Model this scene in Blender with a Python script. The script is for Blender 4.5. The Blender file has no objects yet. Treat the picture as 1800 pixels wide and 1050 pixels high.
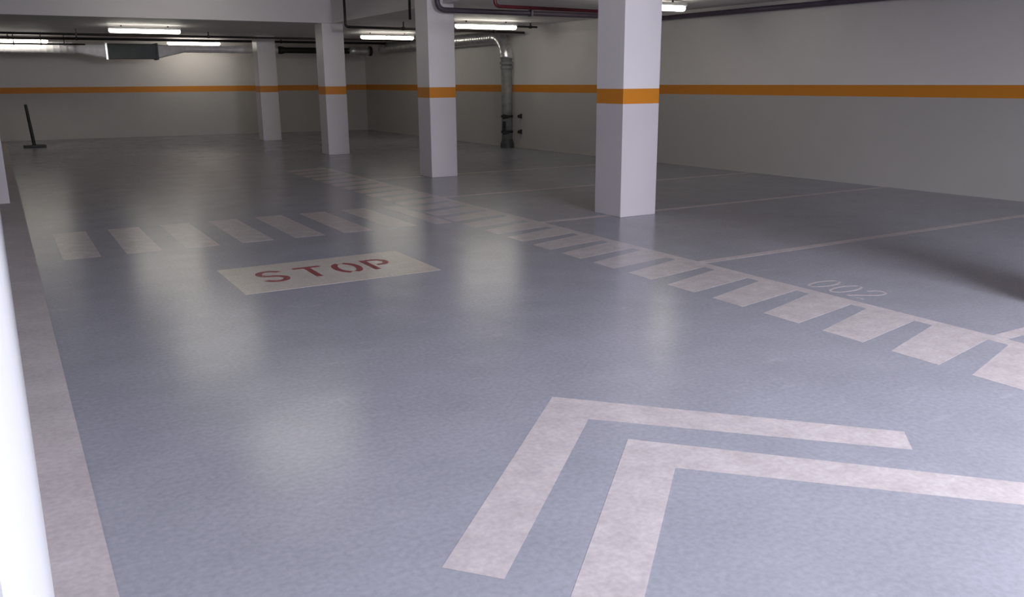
import bpy, bmesh, math
from mathutils import Vector, Matrix

C = bpy.context.scene.collection
scene = bpy.context.scene

# ------------------------------------------------------------------ camera
cam_data = bpy.data.cameras.new('camera')
cam = bpy.data.objects.new('camera', cam_data)
C.objects.link(cam)
cam_data.sensor_width = 36.0
cam_data.lens = 36.0 * 1510.23 / 1800.0
cam_data.clip_start = 0.01
cam_data.clip_end = 200
R = Vector((0.86235291, -0.50626237, -0.00677259))
U = Vector((0.13033262, 0.2090395, 0.96918311))
F = Vector((0.4892452, 0.83666056, -0.24624832))
cam.matrix_world = Matrix(((R.x, U.x, -F.x, 0.0), (R.y, U.y, -F.y, 0.0), (R.z, U.z, -F.z, 1.65), (0, 0, 0, 1)))
scene.camera = cam

# ------------------------------------------------------------------ light and exposure
scene.view_settings.view_transform = 'Standard'
scene.view_settings.look = 'None'
scene.view_settings.exposure = 0.0
scene.view_settings.gamma = 1.0
scene.view_settings.use_curve_mapping = False
TUBE_POWER = 16.5
world = bpy.data.worlds.new('world')
scene.world = world
world.use_nodes = True
world.node_tree.nodes['Background'].inputs[0].default_value = (0.75, 0.82, 1.0, 1)
world.node_tree.nodes['Background'].inputs[1].default_value = 0.6


def area(name, loc, aim, sx, sy, power, col):
    d = bpy.data.lights.new(name, 'AREA')
    d.shape = 'RECTANGLE'
    d.size, d.size_y, d.energy, d.color = sx, sy, power, col
    o = bpy.data.objects.new(name, d)
    C.objects.link(o)
    o.location = loc
    o.rotation_euler = (Vector(aim) - Vector(loc)).to_track_quat('-Z', 'Y').to_euler()
    return o


# daylight that comes down through the open ramp mouth (no ceiling there) behind the photographer
area('entrance_daylight', (4.8, -2.0, 3.5), (4.0, 3.0, 0.0), 2.8, 2.0, 900, (0.90, 0.90, 1.0))


# ------------------------------------------------------------------ materials
def nodes(name):
    m = bpy.data.materials.new(name)
    m.use_nodes = True
    return m, m.node_tree.nodes, m.node_tree.links, m.node_tree.nodes['Principled BSDF']


def noise_mix(N, L, c1, c2, scale, detail=4, lo=0.35, hi=0.65, coord='Object'):
    tc = N.new('ShaderNodeTexCoord')
    nz = N.new('ShaderNodeTexNoise')
    nz.inputs['Scale'].default_value = scale
    nz.inputs['Detail'].default_value = detail
    L.new(tc.outputs[coord], nz.inputs['Vector'])
    r = N.new('ShaderNodeValToRGB')
    r.color_ramp.elements[0].position = lo
    r.color_ramp.elements[1].position = hi
    r.color_ramp.elements[0].color = (*c1, 1)
    r.color_ramp.elements[1].color = (*c2, 1)
    L.new(nz.outputs['Fac'], r.inputs[0])
    return r.outputs[0], nz


def simple(name, col, rough=0.5, metal=0.0, var=0.06, scale=6.0, spec=0.5):
    m, N, L, b = nodes(name)
    c, _ = noise_mix(N, L, [v * (1 - var) for v in col], [min(1, v * (1 + var)) for v in col], scale)
    L.new(c, b.inputs['Base Color'])
    b.inputs['Roughness'].default_value = rough
    b.inputs['Metallic'].default_value = metal
    b.inputs['Specular IOR Level'].default_value = spec
    return m


def wall_material(name, col, dado, rough=0.55):
    """painted plaster with the garage's continuous orange band at 1.37 - 1.54 m"""
    m, N, L, b = nodes(name)
    c, nz = noise_mix(N, L, [v * 0.965 for v in col], col, 1.3)
    c2, _ = noise_mix(N, L, [v * 0.965 for v in dado], dado, 1.3)
    geo = N.new('ShaderNodeNewGeometry')
    sep = N.new('ShaderNodeSeparateXYZ')
    L.new(geo.outputs['Position'], sep.inputs[0])

    def cmp(op, v):
        n = N.new('ShaderNodeMath')
        n.operation = op
        L.new(sep.outputs['Z'], n.inputs[0])
        n.inputs[1].default_value = v
        return n.outputs[0]
    hi = cmp('LESS_THAN', 1.543)
    lo = cmp('GREATER_THAN', 1.366)
    mul = N.new('ShaderNodeMath')
    mul.operation = 'MULTIPLY'
    L.new(hi, mul.inputs[0])
    L.new(lo, mul.inputs[1])
    a = N.new('ShaderNodeMixRGB')
    L.new(lo, a.inputs[0])
    L.new(c2, a.inputs[1])
    L.new(c, a.inputs[2])
    mx = N.new('ShaderNodeMixRGB')
    L.new(mul.outputs[0], mx.inputs[0])
    L.new(a.outputs[0], mx.inputs[1])
    mx.inputs[2].default_value = (0.66, 0.235, 0.012, 1)
    L.new(mx.outputs[0], b.inputs['Base Color'])
    b.inputs['Roughness'].default_value = rough
    bp = N.new('ShaderNodeBump')
    bp.inputs['Strength'].default_value = 0.08
    bp.inputs['Distance'].default_value = 0.01
    n2 = N.new('ShaderNodeTexNoise')
    n2.inputs['Scale'].default_value = 60
    L.new(n2.outputs['Fac'], bp.inputs['Height'])
    L.new(bp.outputs[0], b.inputs['Normal'])
    return m


def floor_like(name, c1, c2, scale, rough_lo, rough_hi, spec=0.5, fine=0.0):
    m, N, L, b = nodes(name)
    c, nz = noise_mix(N, L, c1, c2, scale, 7, 0.25, 0.75, 'Object')
    geo = N.new('ShaderNodeNewGeometry')
    n3 = N.new('ShaderNodeTexNoise')
    n3.inputs['Scale'].default_value = 0.9
    n3.inputs['Detail'].default_value = 2
    L.new(geo.outputs['Position'], n3.inputs['Vector'])
    mr = N.new('ShaderNodeMapRange')
    mr.inputs['To Min'].default_value = rough_lo
    mr.inputs['To Max'].default_value = rough_hi
    mr.inputs['From Min'].default_value = 0.0
    mr.inputs['From Max'].default_value = 1.0
    L.new(n3.outputs['Fac'], mr.inputs[0])
    L.new(mr.outputs[0], b.inputs['Roughness'])
    # fine mottling and scattered pale scuffs
    n5 = N.new('ShaderNodeTexNoise')
    n5.inputs['Scale'].default_value = 38.0
    n5.inputs['Detail'].default_value = 5
    L.new(geo.outputs['Position'], n5.inputs['Vector'])
    m5 = N.new('ShaderNodeMapRange')
    m5.inputs['From Min'].default_value = 0.3
    m5.inputs['From Max'].default_value = 0.7
    m5.inputs['To Min'].default_value = 0.90
    m5.inputs['To Max'].default_value = 1.08
    L.new(n5.outputs['Fac'], m5.inputs[0])
    vm = N.new('ShaderNodeVectorMath')
    vm.operation = 'SCALE'
    L.new(c, vm.inputs[0])
    L.new(m5.outputs[0], vm.inputs['Scale'])
    mp = N.new('ShaderNodeMapping')
    mp.inputs['Rotation'].default_value = (0, 0, 0.5)
    mp.inputs['Scale'].default_value = (2.5, 9.0, 1.0)
    L.new(geo.outputs['Position'], mp.inputs[0])
    n6 = N.new('ShaderNodeTexNoise')
    n6.inputs['Scale'].default_value = 1.3
    n6.inputs['Detail'].default_value = 9
    L.new(mp.outputs[0], n6.inputs['Vector'])
    m6 = N.new('ShaderNodeMapRange')
    m6.inputs['From Min'].default_value = 0.62
    m6.inputs['From Max'].default_value = 0.78
    m6.inputs['To Max'].default_value = 0.11
    L.new(n6.outputs['Fac'], m6.inputs[0])
    sc = N.new('ShaderNodeMixRGB')
    L.new(m6.outputs[0], sc.inputs[0])
    L.new(vm.outputs[0], sc.inputs[1])
    sc.inputs[2].default_value = (0.62, 0.60, 0.62, 1)
    L.new(sc.outputs[0], b.inputs['Base Color'])
    b.inputs['Specular IOR Level'].default_value = spec
    return m


def emit(name, col, power):
    m, N, L, b = nodes(name)
    b.inputs['Base Color'].default_value = (0.9, 0.9, 0.9, 1)
    b.inputs['Emission Color'].default_value = (*col, 1)
    b.inputs['Emission Strength'].default_value = power
    return m


M = {
    'floor': floor_like('floor_coating', (0.24, 0.245, 0.28), (0.28, 0.285, 0.325), 2.2, 0.205, 0.262),
    'paint': floor_like('floor_paint', (0.37, 0.335, 0.338), (0.48, 0.44, 0.443), 7.0, 0.21, 0.265),
    'cream': floor_like('cream_paint', (0.46, 0.415, 0.365), (0.53, 0.48, 0.43), 5.0, 0.21, 0.265),
    'red': floor_like('red_paint', (0.17, 0.009, 0.02), (0.23, 0.014, 0.028), 12.0, 0.3, 0.4),
    'strip': floor_like('bare_concrete', (0.34, 0.305, 0.31), (0.43, 0.39, 0.395), 3.0, 0.5, 0.65, 0.3),
    'wall': wall_material('wall_paint', (0.74, 0.71, 0.69), (0.48, 0.46, 0.44)),
    'column': wall_material('column_paint', (0.83, 0.79, 0.81), (0.68, 0.635, 0.67), 0.45),
    'soffit': simple('soffit_paint', (0.72, 0.69, 0.70), 0.6, var=0.03, scale=1.0),
    'plain': simple('white_wall_paint', (0.66, 0.67, 0.69), 0.5, var=0.02, scale=1.5),
    'duct': simple('pale_duct_foil', (0.90, 0.88, 0.90), 0.42, 0.2, 0.08, 6.0),
    'ceiling': simple('ceiling_paint', (0.66, 0.64, 0.64), 0.8, var=0.04, scale=1.0),
    'metal': simple('galvanised_steel', (0.72, 0.74, 0.74), 0.32, 0.9, 0.15, 9.0),
    'dull': simple('dull_galvanised_steel', (0.24, 0.245, 0.235), 0.6, 0.2, 0.15, 6.0),
    'fan': simple('fan_box_coating', (0.05, 0.056, 0.054), 0.45, 0.2, 0.15, 3.0),
    'black': simple('black_rubber', (0.012, 0.011, 0.012), 0.5, 0.0, 0.2, 10.0),
    'conduit': simple('dark_conduit', (0.035, 0.028, 0.03), 0.45, 0.3, 0.2, 10.0),
    'drain': simple('violet_grey_drain', (0.095, 0.07, 0.10), 0.4, 0.0, 0.1, 4.0),
    'redpipe': simple('sprinkler_pipe', (0.11, 0.012, 0.02), 0.35, 0.1, 0.15, 8.0),
    'housing': simple('lamp_housing', (0.55, 0.55, 0.54), 0.4, 0.0, 0.03, 5.0),
    'tube': emit('lamp_tube', (1.0, 0.945, 0.82), TUBE_POWER),
}


# ------------------------------------------------------------------ mesh helpers
def obj(name, bm, mat, parent=None, loc=(0, 0, 0), smooth=False):
    me = bpy.data.meshes.new(name)
    bmesh.ops.recalc_face_normals(bm, faces=bm.faces)
    bm.to_mesh(me)
    bm.free()
    me.materials.append(M[mat])
    if smooth:
        for p in me.polygons:
            p.use_smooth = True
    o = bpy.data.objects.new(name, me)
    C.objects.link(o)
    o.location = loc
    if parent:
        o.parent = parent
    return o


def empty(name, loc):
    o = bpy.data.objects.new(name, None)
    C.objects.link(o)
    o.location = loc
    o.empty_display_size = 0.2
    return o


def tag(o, label, cat, group=None):
    o['label'] = label
    o['category'] = cat
    if group:
        o['group'] = group
    return o


def struct(o):
    o['kind'] = 'structure'
    return o


def box(bm, x0, x1, y0, y1, z0, z1, bevel=0.0):
    r = bmesh.ops.create_cube(bm, size=1.0)
    for v in r['verts']:
        v.co = Vector((x0 + (v.co.x + .5) * (x1 - x0), y0 + (v.co.y + .5) * (y1 - y0), z0 + (v.co.z + .5) * (z1 - z0)))
    if bevel:
        es = list({e for v in r['verts'] for e in v.link_edges})
        bmesh.ops.bevel(bm, geom=es, offset=bevel, segments=3, affect='EDGES', profile=0.5)
    return bm


def nb():
    return bmesh.new()


def prism(bm, pts, z0, z1):
    a = [bm.verts.new((x, y, z0)) for x, y in pts]
    b = [bm.verts.new((x, y, z1)) for x, y in pts]
    n = len(pts)
    bm.faces.new(list(reversed(a)))
    bm.faces.new(b)
    for i in range(n):
        bm.faces.new((a[i], a[(i + 1) % n], b[(i + 1) % n], b[i]))
    return bm


def tube(bm, pts, radius, seg=20, cap=True, ribs=None):
    """swept round pipe through the 3-D points; radius may be a list"""
    pts = [Vector(p) for p in pts]
    n = len(pts)
    rad = radius if isinstance(radius, (list, tuple)) else [radius] * n
    T = []
    for i in range(n):
        a = pts[max(0, i - 1)]
        b = pts[min(n - 1, i + 1)]
        T.append((b - a).normalized())
    ref = Vector((0, 0, 1)) if abs(T[0].z) < 0.9 else Vector((1, 0, 0))
    u = (ref - T[0] * ref.dot(T[0])).normalized()
    rings = []
    for i in range(n):
        if i:
            q = T[i - 1].rotation_difference(T[i])
            u = q @ u
        v = T[i].cross(u)
        rings.append([bm.verts.new(pts[i] + (u * math.cos(2 * math.pi * k / seg) + v * math.sin(2 * math.pi * k / seg)) * rad[i]) for k in range(seg)])
    for i in range(n - 1):
        for k in range(seg):
            bm.faces.new((rings[i][k], rings[i][(k + 1) % seg], rings[i + 1][(k + 1) % seg], rings[i + 1][k]))
    if cap:
        bm.faces.new(list(reversed(rings[0])))
        bm.faces.new(rings[-1])
    return bm


def elbowed(corners, bend, steps=8):
    """polyline with rounded corners"""
    cs = [Vector(c) for c in corners]
    out = [cs[0]]
    for i in range(1, len(cs) - 1):
        a = (cs[i - 1] - cs[i]).normalized()
        b = (cs[i + 1] - cs[i]).normalized()
        p0, p2 = cs[i] + a * bend, cs[i] + b * bend
        for s in range(steps + 1):
            t = s / steps
            out.append(p0 * (1 - t) ** 2 + cs[i] * 2 * t * (1 - t) + p2 * t * t)
    out.append(cs[-1])
    return out


def ribs(p0, p1, r, pitch=0.09, amp=0.006):
    """points and radii for a spiral-seam duct between two points"""
    p0, p1 = Vector(p0), Vector(p1)
    d = (p1 - p0).length
    n = max(1, int(d / pitch))
    P, Rr = [], []
    for i in range(n):
        for f, a in ((0.0, 0), (0.40, 0), (0.5, amp), (0.6, 0)):
            P.append(p0.lerp(p1, (i + f) / n))
            Rr.append(r + a)
    P.append(p1)
    Rr.append(r)
    return P, Rr


def ribbon(bm, pts, w, z0=0.0, z1=0.001, closed=False):
    """painted stroke: offset polyline made into a thin solid"""
    P = [Vector((p[0], p[1])) for p in pts]
    n = len(P)
    Lf, Rt = [], []
    for i in range(n):
        if closed:
            a, b = P[(i - 1) % n], P[(i + 1) % n]
        else:
            a, b = P[max(0, i - 1)], P[min(n - 1, i + 1)]
        t = (b - a).normalized()
        m = Vector((-t.y, t.x))
        k = 1.0
        if closed or 0 < i < n - 1:
            t1 = (P[i] - a).normalized()
            k = 1.0 / max(0.6, abs(m.dot(Vector((-t1.y, t1.x)))))
        Lf.append(P[i] + m * w / 2 * k)
        Rt.append(P[i] - m * w / 2 * k)
    V = [[bm.verts.new((q.x, q.y, z)) for z in (z0, z1)] for q in Lf]
    W = [[bm.verts.new((q.x, q.y, z)) for z in (z0, z1)] for q in Rt]
    rng = range(n) if closed else range(n - 1)
    for i in rng:
        j = (i + 1) % n
        bm.faces.new((V[i][1], W[i][1], W[j][1], V[j][1]))
        bm.faces.new((V[i][0], V[j][0], W[j][0], W[i][0]))
        bm.faces.new((V[i][0], V[i][1], V[j][1], V[j][0]))
        bm.faces.new((W[i][0], W[j][0], W[j][1], W[i][1]))
    if not closed:
        for i in (0, n - 1):
            bm.faces.new((V[i][0], W[i][0], W[i][1], V[i][1]))
    return bm


# ------------------------------------------------------------------ setting
ZC = 2.92        # soffit of the low slab over the bays and the far end
ZH = 3.6         # ceiling over the driving lane
XB = 6.75        # edge of the low slab along the column row
YB = 19.45       # edge of the low slab across the lane


def xr(y):       # face of the right wall
    return 12.15 - (y - 1.5) * 0.0514 if y < 20 else 11.2


struct(obj('floor', box(nb(), -3.2, 13.0, -5.3, 30.6, -0.2, 0.0), 'floor'))
struct(obj('ceiling', box(nb(), -3.2, XB, -0.6, YB, ZH, ZH + 0.2), 'ceiling'))
struct(obj('ceiling', box(nb(), XB, 13.0, -5.3, 30.6, ZC, ZH + 0.2), 'soffit'))
struct(obj('ceiling', box(nb(), -3.2, XB, YB, 30.6, ZC, ZH + 0.2), 'soffit'))
struct(obj('wall_back', prism(nb(), [(-3.2, 30.1), (13.0, 28.97), (13.0, 30.6), (-3.2, 30.6)], 0, ZC), 'wall'))
struct(obj('wall_right', prism(nb(), [(xr(-5.3), -5.3), (13.0, -5.3), (13.0, 29.0), (11.2, 29.1), (11.2, 20.0)], 0, ZC), 'wall'))
struct(obj('wall_far_left', box(nb(), -3.2, -3.0, -5.3, 30.1, 0, ZH), 'wall'))
struct(obj('wall_left', prism(nb(), [(-0.022, 0.35), (-0.115, 12.05), (-0.45, 12.05), (-0.45, 0.35)], 0, ZH), 'plain'))
# wall behind the photographer, with the open entrance
bm = nb()
box(bm, -3.0, 1.6, -5.3, -5.05, 0, ZH)
box(bm, 5.6, 6.75, -5.3, -5.05, 0, ZH)
box(bm, 6.75, xr(-5), -5.3, -5.05, 0, ZC)
box(bm, 1.6, 5.6, -5.3, -5.05, 2.9, ZH)
struct(obj('wall_front', bm, 'wall'))
# bare concrete strip at the foot of the left wall
struct(obj('trim_1', prism(nb(), [(-0.45, -5.0), (0.142, -5.0), (0.142, 29.8), (-0.45, 29.85)], 0, 0.006), 'strip'))


# ------------------------------------------------------------------ columns
def column(x0, x1, y0, y1, top, label):
    o = obj('concrete_column', box(nb(), 0, x1 - x0, 0, y1 - y0, 0, top, 0.006), 'column', None, (x0, y0, 0))
    return tag(o, label, 'column', None)


column(6.46, 7.01, 8.39, 8.93, ZH, 'nearest and widest white column with orange band, standing at the bay line')
column(6.46, 6.96, 13.80, 14.30, ZH, 'white column with orange band, next behind the nearest one, drain pipe riser at its top')
column(6.53, 7.03, 19.52, 20.02, ZH, 'white column with orange band carrying the right end of the cross beam')
column(6.60, 7.12, 25.50, 26.00, ZC, 'dim farthest white column with orange band, standing before the back wall')
column(-0.55, 0.0, 14.10, 14.65, ZH, 'pale column at the left frame edge, beyond the end of the left wall')
column(6.46, 7.01, 2.72, 3.26, ZH, 'white column outside the right frame edge, casting the shadow over the near bay')


# ------------------------------------------------------------------ floor markings
PT = 0.001


def poly_thing(name, pts, mat, label, cat, group=None):
    cx = sum(p[0] for p in pts) / len(pts)
    cy = sum(p[1] for p in pts) / len(pts)
    o = obj(name, prism(nb(), [(x - cx, y - cy) for x, y in pts], 0, PT), mat, None, (cx, cy, 0.0))
    return tag(o, label, cat, group)


chev = [(2.375, 3.64), (3.56, 2.365), (3.41, 2.215), (2.36, 3.285), (1.285, 2.265), (1.135, 2.44)]
poly_thing('chevron_marking', chev, 'paint', 'white chevron painted on the lane floor, the farther of the two', 'floor marking', 'chevrons on the lane')
poly_thing('chevron_marking', [(x + 0.0, y - 0.655) for x, y in chev], 'paint', 'white chevron painted on the lane floor, the nearer one cut by the frame bottom', 'floor marking', 'chevrons on the lane')

# crossing bars over the lane
names = ['leftmost, nearest the concrete strip', 'second from the concrete strip', 'third from the concrete strip', 'fourth from the concrete strip',
         'fifth from the concrete strip', 'sixth from the concrete strip', 'seventh from the concrete strip', 'the last and narrowest']
for k in range(8):
    x = 0.37 + 0.5655 * k
    w = 0.335 if k < 7 else 0.22
    poly_thing('crossing_bar', [(x, 9.18), (x + w, 9.18), (x + w, 10.90), (x, 10.90)], 'paint',
               'beige painted crossing bar behind the STOP panel, ' + names[k], 'floor marking', 'bars of the crossing over the lane')

# comb-like walkway edge marking along the bays
walk = tag(empty('walkway_marking', (5.40, 8.6, 0)), 'long comb of beige slanted bars on a line, along the lane edge of the bays', 'floor marking')
obj('edge_line', prism(nb(), [(-0.055, -8.3), (0.06, -8.3), (0.06, 8.2), (-0.055, 8.2)], 0, PT), 'paint', walk)
for k in range(-6, 23):
    y = 4.80 + 0.529 * k - 8.6
    obj('bar', prism(nb(), [(-0.79, y), (-0.79, y - 0.32), (-0.055, y - 0.17), (-0.055, y + 0.22)], 0, PT), 'paint', walk)

# bay lines
for y, lb in ((3.03, 'beige bay line nearest the camera, meeting the comb marking at the right frame edge'),
              (5.85, 'long beige bay line behind the number 002'),
              (8.62, 'beige bay line running past the foot of the nearest column'),
              (11.32, 'faint beige bay line just beyond the nearest column'),
              (14.1, 'faint bay line starting at the second column')):
    poly_thing('bay_line', [(5.46, y - 0.05), (xr(y) - 0.02, y - 0.05), (xr(y) - 0.02, y + 0.05), (5.46, y + 0.05)], 'paint', lb, 'floor marking', 'lines between the parking bays')

# STOP panel with its four stencilled letters
stop = tag(empty('stop_marking', (2.40, 7.37, 0)), 'cream rectangle on the floor with red stencilled word STOP', 'floor marking')
obj('panel', prism(nb(), [(-0.87, -0.53), (0.868, -0.53), (0.868, 0.535), (-0.87, 0.535)], 0, PT), 'cream', stop)


def arc(cx, cy, rx, ry, a0, a1, n=12):
    return [(cx + rx * math.cos(math.radians(a0 + (a1 - a0) * i / n)), cy + ry * math.sin(math.radians(a0 + (a1 - a0) * i / n))) for i in range(n + 1)]


def letter(strokes, ox, oy, sx, sy, w, name, mat, parent, label=None):
    bm = nb()
    for s in strokes:
        ribbon(bm, [(ox + x * sx, oy + y * sy) for x, y in s], w, PT - 0.0003, PT + 0.0006)
    return obj(name, bm, mat, parent)


# unit glyphs 1 wide, 1 high
S_ = [arc(.5, .74, .42, .24, 20, 180, 10) + arc(.5, .74, .42, .24, 180, 270, 6)[1:] + arc(.5, .26, .42, .24, 90, 0, 6)[0:] + arc(.5, .26, .42, .24, 0, -160, 10)[1:]]
T_ = [[(0, .95), (1, .95)], [(.5, .88), (.5, 0)]]
O_ = [arc(.5, .5, .44, .46, 104, 256, 14), arc(.5, .5, .44, .46, 76, -76, 14)]
P_ = [[(.1, 0), (.1, 1)], [(.24, .95), (.55, .95)] + arc(.55, .70, .37, .25, 80, -80, 8) + [(.40, .46)]]
for g, x, w in ((S_, 1.785, .225), (T_, 2.13, .25), (O_, 2.465, .225), (P_, 2.775, .225)):
    letter(g, x - 2.40, 7.175 - 7.37, w, 0.435, 0.058, 'letter', 'red', stop)

# bay number 002, read from the bay side
num = tag(empty('bay_number', (5.72, 4.43, 0)), 'thin outlined bay number 002 painted beside the comb marking', 'floor marking')
Z0 = [arc(.5, .5, .42, .48, 100, 440, 24)]
Z2 = [[(0.05, .72)] + arc(.5, .74, .40, .24, 170, 0, 10) + [(.84, .58), (.05, .03), (.98, .03)]]
for g, y in ((Z0, 4.75), (Z0, 4.535), (Z2, 4.32)):
    bm = nb()
    for s in g:
        ribbon(bm, [(-0.17 + v * 0.35, (y - 4.43) - u * 0.165) for u, v in s], 0.02, 0, PT)
    obj('digit', bm, 'paint', num)


# ------------------------------------------------------------------ lamps
def make_lamp(loc, label):
    L_ = 1.56
    t = empty('tube_lamp', loc)
    obj('housing', box(nb(), -L_ / 2, L_ / 2, -0.055, 0.055, 0.035, 0.085, 0.012), 'housing', t)
    bm = nb()
    # from the left tip to the right tip
    L1 = [(-L_ / 2 + 0.01 + 0.055 * (1 - math.cos(i / 6 * math.pi / 2)), 0, 0) for i in range(7)]
    R1 = [max(0.006, 0.05 * math.sin(i / 6 * math.pi / 2)) for i in range(7)]
    L2 = [(-p[0], 0, 0) for p in reversed(L1)]
    tube(bm, L1 + L2, R1 + list(reversed(R1)), 16)
    obj('diffuser', bm, 'tube', t, smooth=True)
    for sx in (-0.5, 0.5):
        bm = nb()
        box(bm, sx - 0.012, sx + 0.012, -0.012, 0.012, 0.08, 0.12)
        obj('hanger', bm, 'conduit', t)
    return t


def dup_tree(root, loc, label, group):
    r = root.copy()
    C.objects.link(r)
    r.location = loc
    for ch in list(root.children):
        c = ch.copy()
        C.objects.link(c)
        c.parent = r
    r['label'] = label
    return r


lamps = [((9.58, 17.42, 2.80), 'lit tube lamp between the two nearest columns, above the silver duct elbow'),
         ((9.43, 22.72, 2.80), 'lit tube lamp left of the second column, partly behind it'),
         ((3.18, 22.0, 2.80), 'lit tube lamp under the cross beam, the larger of the left pair'),
         ((5.45, 28.35, 2.80), 'lit tube lamp right of the ventilation fan box, the farthest one'),
         ((9.43, 11.62, 2.80), 'lit tube lamp right of the nearest column, mostly behind it'),
         ((0.66, 26.84, 2.735), 'lit tube lamp at the left frame edge, just over the silver duct'),
         ((3.3, 17.4, ZH - 0.12), 'lit tube lamp on the high lane ceiling before the cross beam, above the frame'),
         ((3.3, 11.65, ZH - 0.12), 'lit tube lamp on the high lane ceiling nearest the camera, above the frame')]
first = None
for loc, lb in lamps:
    if first is None:
        first = make_lamp(loc, lb)
        o = first
    else:
        o = dup_tree(first, loc, lb, None)
    tag(o, lb, 'lamp', 'ceiling tube lamps')

# ------------------------------------------------------------------ conduits and pipes
def pipe(name, corners, r, mat, bend, label, cat, clips=()):
    base = Vector(corners[0])
    t = empty(name, base)
    pts = elbowed([Vector(c) - base for c in corners], bend) if len(corners) > 2 else [Vector(c) - base for c in corners]
    obj('pipe_run', tube(nb(), pts, r, 14), mat, t, smooth=True)
    for c in clips:
        c = Vector(c) - base
        bm = nb()
        box(bm, c.x - 0.012, c.x + 0.012, c.y - 0.012, c.y + 0.012, c.z, ZC - base.z)
        box(bm, c.x - 0.02, c.x + 0.02, c.y - r - 0.015, c.y + r + 0.015, c.z - r - 0.01, c.z + r + 0.01)
        obj('clip', bm, mat, t)
    tag(t, label, cat)
    return t


pipe('drain_pipe', [(6.57, 13.64, 3.58), (6.57, 13.64, 2.80), (xr(13.64) - 0.14, 13.64, 2.80), (xr(4.0) - 0.10, 4.0, 2.82)], 0.045, 'drain', 0.16,
     'violet-grey drain pipe down past the second column and along the right wall top', 'pipe', [(8.4, 13.64, 2.80), (10.4, 13.64, 2.80)])
pipe('drain_pipe', [(6.66, 18.35, 3.58), (6.66, 18.35, 2.78), (11.12, 18.35, 2.75)], 0.028, 'conduit', 0.08,
     'thin dark pipe turning horizontal between the second column and the cross beam column', 'pipe', [(8.0, 18.35, 2.775), (10.3, 18.35, 2.755)])
pipe('drain_pipe', [(6.63, 14.9, 3.58), (6.63, 14.9, 2.72)], 0.024, 'conduit', 0.05,
     'short dark vertical pipe beside the left edge of the second column', 'pipe')
pipe('sprinkler_pipe', [(6.19, 11.0, 3.58), (6.19, 11.0, 2.655), (8.25, 11.0, 2.64), (8.25, 11.0, 2.91)], 0.025, 'redpipe', 0.08,
     'dark red sprinkler pipe before the drain pipe, left of the nearest column', 'pipe')
pipe('lamp_conduit', [(8.35, 17.55, 2.86), (10.98, 17.55, 2.83)], 0.022, 'conduit', 0,
     'black conduit reaching past the lamp above the duct elbow', 'conduit', [(10.8, 17.55, 2.83)])
pipe('lamp_conduit', [(-2.9, 23.9, 2.80), (10.75, 24.2, 2.80)], 0.028, 'conduit', 0,
     'black conduit across the lane just behind the lamp under the cross beam', 'conduit', [(1.9, 24.0, 2.80), (5.0, 24.06, 2.8), (8.5, 24.14, 2.8)])
pipe('cable_conduit', [(-2.9, 26.55, 2.81), (11.1, 26.55, 2.81)], 0.036, 'conduit', 0,
     'thick black conduit across the far end just before the ventilation duct', 'conduit', [(0.5, 26.55, 2.81), (2.1, 26.55, 2.81), (7.6, 26.55, 2.81)])

pipe('cable_conduit', [(-2.9, 26.62, 2.665), (2.3, 26.62, 2.665)], 0.022, 'conduit', 0,
     'thin black conduit in front of the left silver duct', 'conduit', [(0.62, 26.62, 2.665), (1.25, 26.62, 2.665), (1.8, 26.62, 2.665)])

# ------------------------------------------------------------------ ventilation
YD = 27.35
vent = tag(empty('ventilation_duct', (3.52, YD, 2.52)), 'silver ventilation duct with dark fan box along the top of the back wall', 'duct')
V0 = Vector((3.52, YD, 2.52))


def vt(name, pts, rad, mat, seg=28, smooth=True):
    return obj(name, tube(nb(), [Vector(p) - V0 for p in pts], rad, seg), mat, vent, smooth=smooth)


P, Q = ribs((-2.95, YD, 2.62), (2.12, YD, 2.60), 0.155, 0.16, 0.01)
vt('round_duct', P, Q, 'duct')
# fan box with frame flanges
bm = nb()
box(bm, 2.87 - V0.x, 4.17 - V0.x, -0.24, 0.24, 2.31 - V0.z, 2.72 - V0.z, 0.01)
fan = obj('fan_box', bm, 'fan', vent)
for x in (2.86, 4.18):
    obj('flange', box(nb(), x - 0.03 - V0.x, x + 0.03 - V0.x, -0.27, 0.27, 2.285 - V0.z, 2.745 - V0.z, 0.006), 'metal' if x < 3 else 'fan', fan)


def reducer(x0, x1, h0, z0, r, zc, name):
    """square-to-round transition"""
    bm = nb()
    n = 32
    A, B = [], []
    for k in range(n):
        a = 2 * math.pi * (k + .5) / n
        c, s = math.cos(a), math.sin(a)
        m = max(abs(c), abs(s))
        A.append(bm.verts.new((x0 - V0.x, c / m * 0.22, z0 - V0.z + s / m * h0)))
        B.append(bm.verts.new((x1 - V0.x, c * r, zc - V0.z + s * r)))
    for k in range(n):
        bm.faces.new((A[k], A[(k + 1) % n], B[(k + 1) % n], B[k]))
    bm.faces.new(A)
    bm.faces.new(B)
    return obj(name, bm, 'duct', vent)


reducer(2.84, 2.06, 0.205, 2.515, 0.12, 2.60, 'reducer')
reducer(4.20, 4.95, 0.195, 2.515, 0.10, 2.60, 'reducer')
P, Q = ribs((4.90, YD, 2.60), (7.75, YD, 2.60), 0.10, 0.3, 0.006)
vt('round_duct', P, Q, 'duct')
vt('sleeve', [(7.7, YD, 2.60), (7.8, YD, 2.60), (7.95, YD, 2.6), (10.05, YD, 2.60)], [0.105, 0.12, 0.09, 0.09], 'black')
P, Q = ribs((10.0, YD, 2.60), (10.7, YD, 2.60), 0.13, 0.3, 0.008)
vt('round_duct', P, Q, 'metal')
vt('sleeve', [(10.68, YD, 2.60), (10.75, YD, 2.60)], 0.15, 'black')

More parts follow.
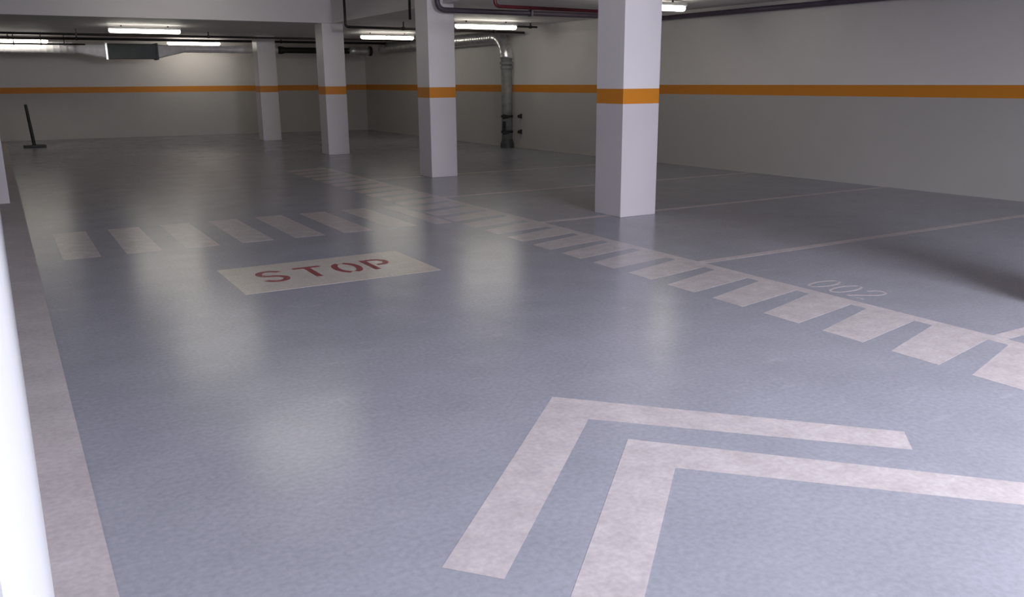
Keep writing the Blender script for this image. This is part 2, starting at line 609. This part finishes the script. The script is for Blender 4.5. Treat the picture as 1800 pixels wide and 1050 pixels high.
# duct down the right wall
DX = 11.02
wd = tag(empty('wall_duct', (DX, 18.85, 0.0)), 'silver duct along the right wall that bends down to the floor', 'duct')
W0 = Vector((DX, 18.85, 0.0))
P, Q = ribs((DX, YD - 0.3, 2.68), (DX, 19.55, 2.69), 0.15, 0.12, 0.007)
obj('horizontal_duct', tube(nb(), [p - W0 for p in P], Q, 28), 'metal', wd, smooth=True)
# segmented elbow
pts = []
rr = []
for i in range(19):
    a = math.pi / 2 * i / 18
    pts.append(Vector((DX, 19.55 - 0.52 * math.sin(a), 2.69 - 0.52 * (1 - math.cos(a)))) - W0)
    rr.append(0.152 + (0.007 if i % 3 == 0 else 0))
obj('elbow', tube(nb(), pts, rr, 28), 'metal', wd, smooth=True)
YV = 19.03
obj('downpipe', tube(nb(), [Vector(p) - W0 for p in ((DX, YV, 2.18), (DX, YV, 0.22))], 0.135, 28), 'dull', wd, smooth=True)
for z, r in ((2.06, 0.17), (1.96, 0.16)):
    obj('collar', tube(nb(), [Vector(p) - W0 for p in ((DX, YV, z - 0.03), (DX, YV, z + 0.03))], r, 28), 'dull', wd, smooth=False)
for z in (0.78, 0.40):
    cl = obj('clamp', tube(nb(), [Vector(p) - W0 for p in ((DX, YV, z - 0.03), (DX, YV, z + 0.03))], 0.15, 28), 'black', wd)
    for s in (-1, 1):
        bm = nb()
        e = 0.30 if s < 0 else 0.235
        a = [(s * 0.12, -0.03), (s * e, -0.055), (s * e, 0.065), (s * 0.12, 0.03)]
        vs = [[bm.verts.new((u, -0.16 + d, z + w)) for u, w in a] for d in (0, 0.03)]
        bm.faces.new(vs[0])
        bm.faces.new(list(reversed(vs[1])))
        for i in range(4):
            bm.faces.new((vs[0][i], vs[0][(i + 1) % 4], vs[1][(i + 1) % 4], vs[1][i]))
        w = obj('wing', bm, 'black', cl)
bm = nb()
box(bm, -0.20, -0.14, -0.0, 0.06, 0.36, 0.66)
obj('bracket', bm, 'black', wd)
bm = nb()
tube(bm, [Vector((0, YV - 18.85, 0.26)), Vector((0, YV - 18.85, 0.10)), Vector((0, YV - 18.85, 0.0))], [0.12, 0.17, 0.17], 28)
obj('foot', bm, 'fan', wd)

# ------------------------------------------------------------------ leaning post at the far left
post = tag(empty('barrier_post', (0.76, 26.5, 0)), 'black leaning post on a flat base before the back wall', 'post')
obj('base_plate', box(nb(), -0.26, 0.28, -0.17, 0.17, 0, 0.06, 0.015), 'black', post)
bm = nb()
tube(bm, [(0.0, 0, 0.04), (-0.075, 0, 1.12)], [0.045, 0.036], 14)
obj('pole', bm, 'black', post, smooth=False)
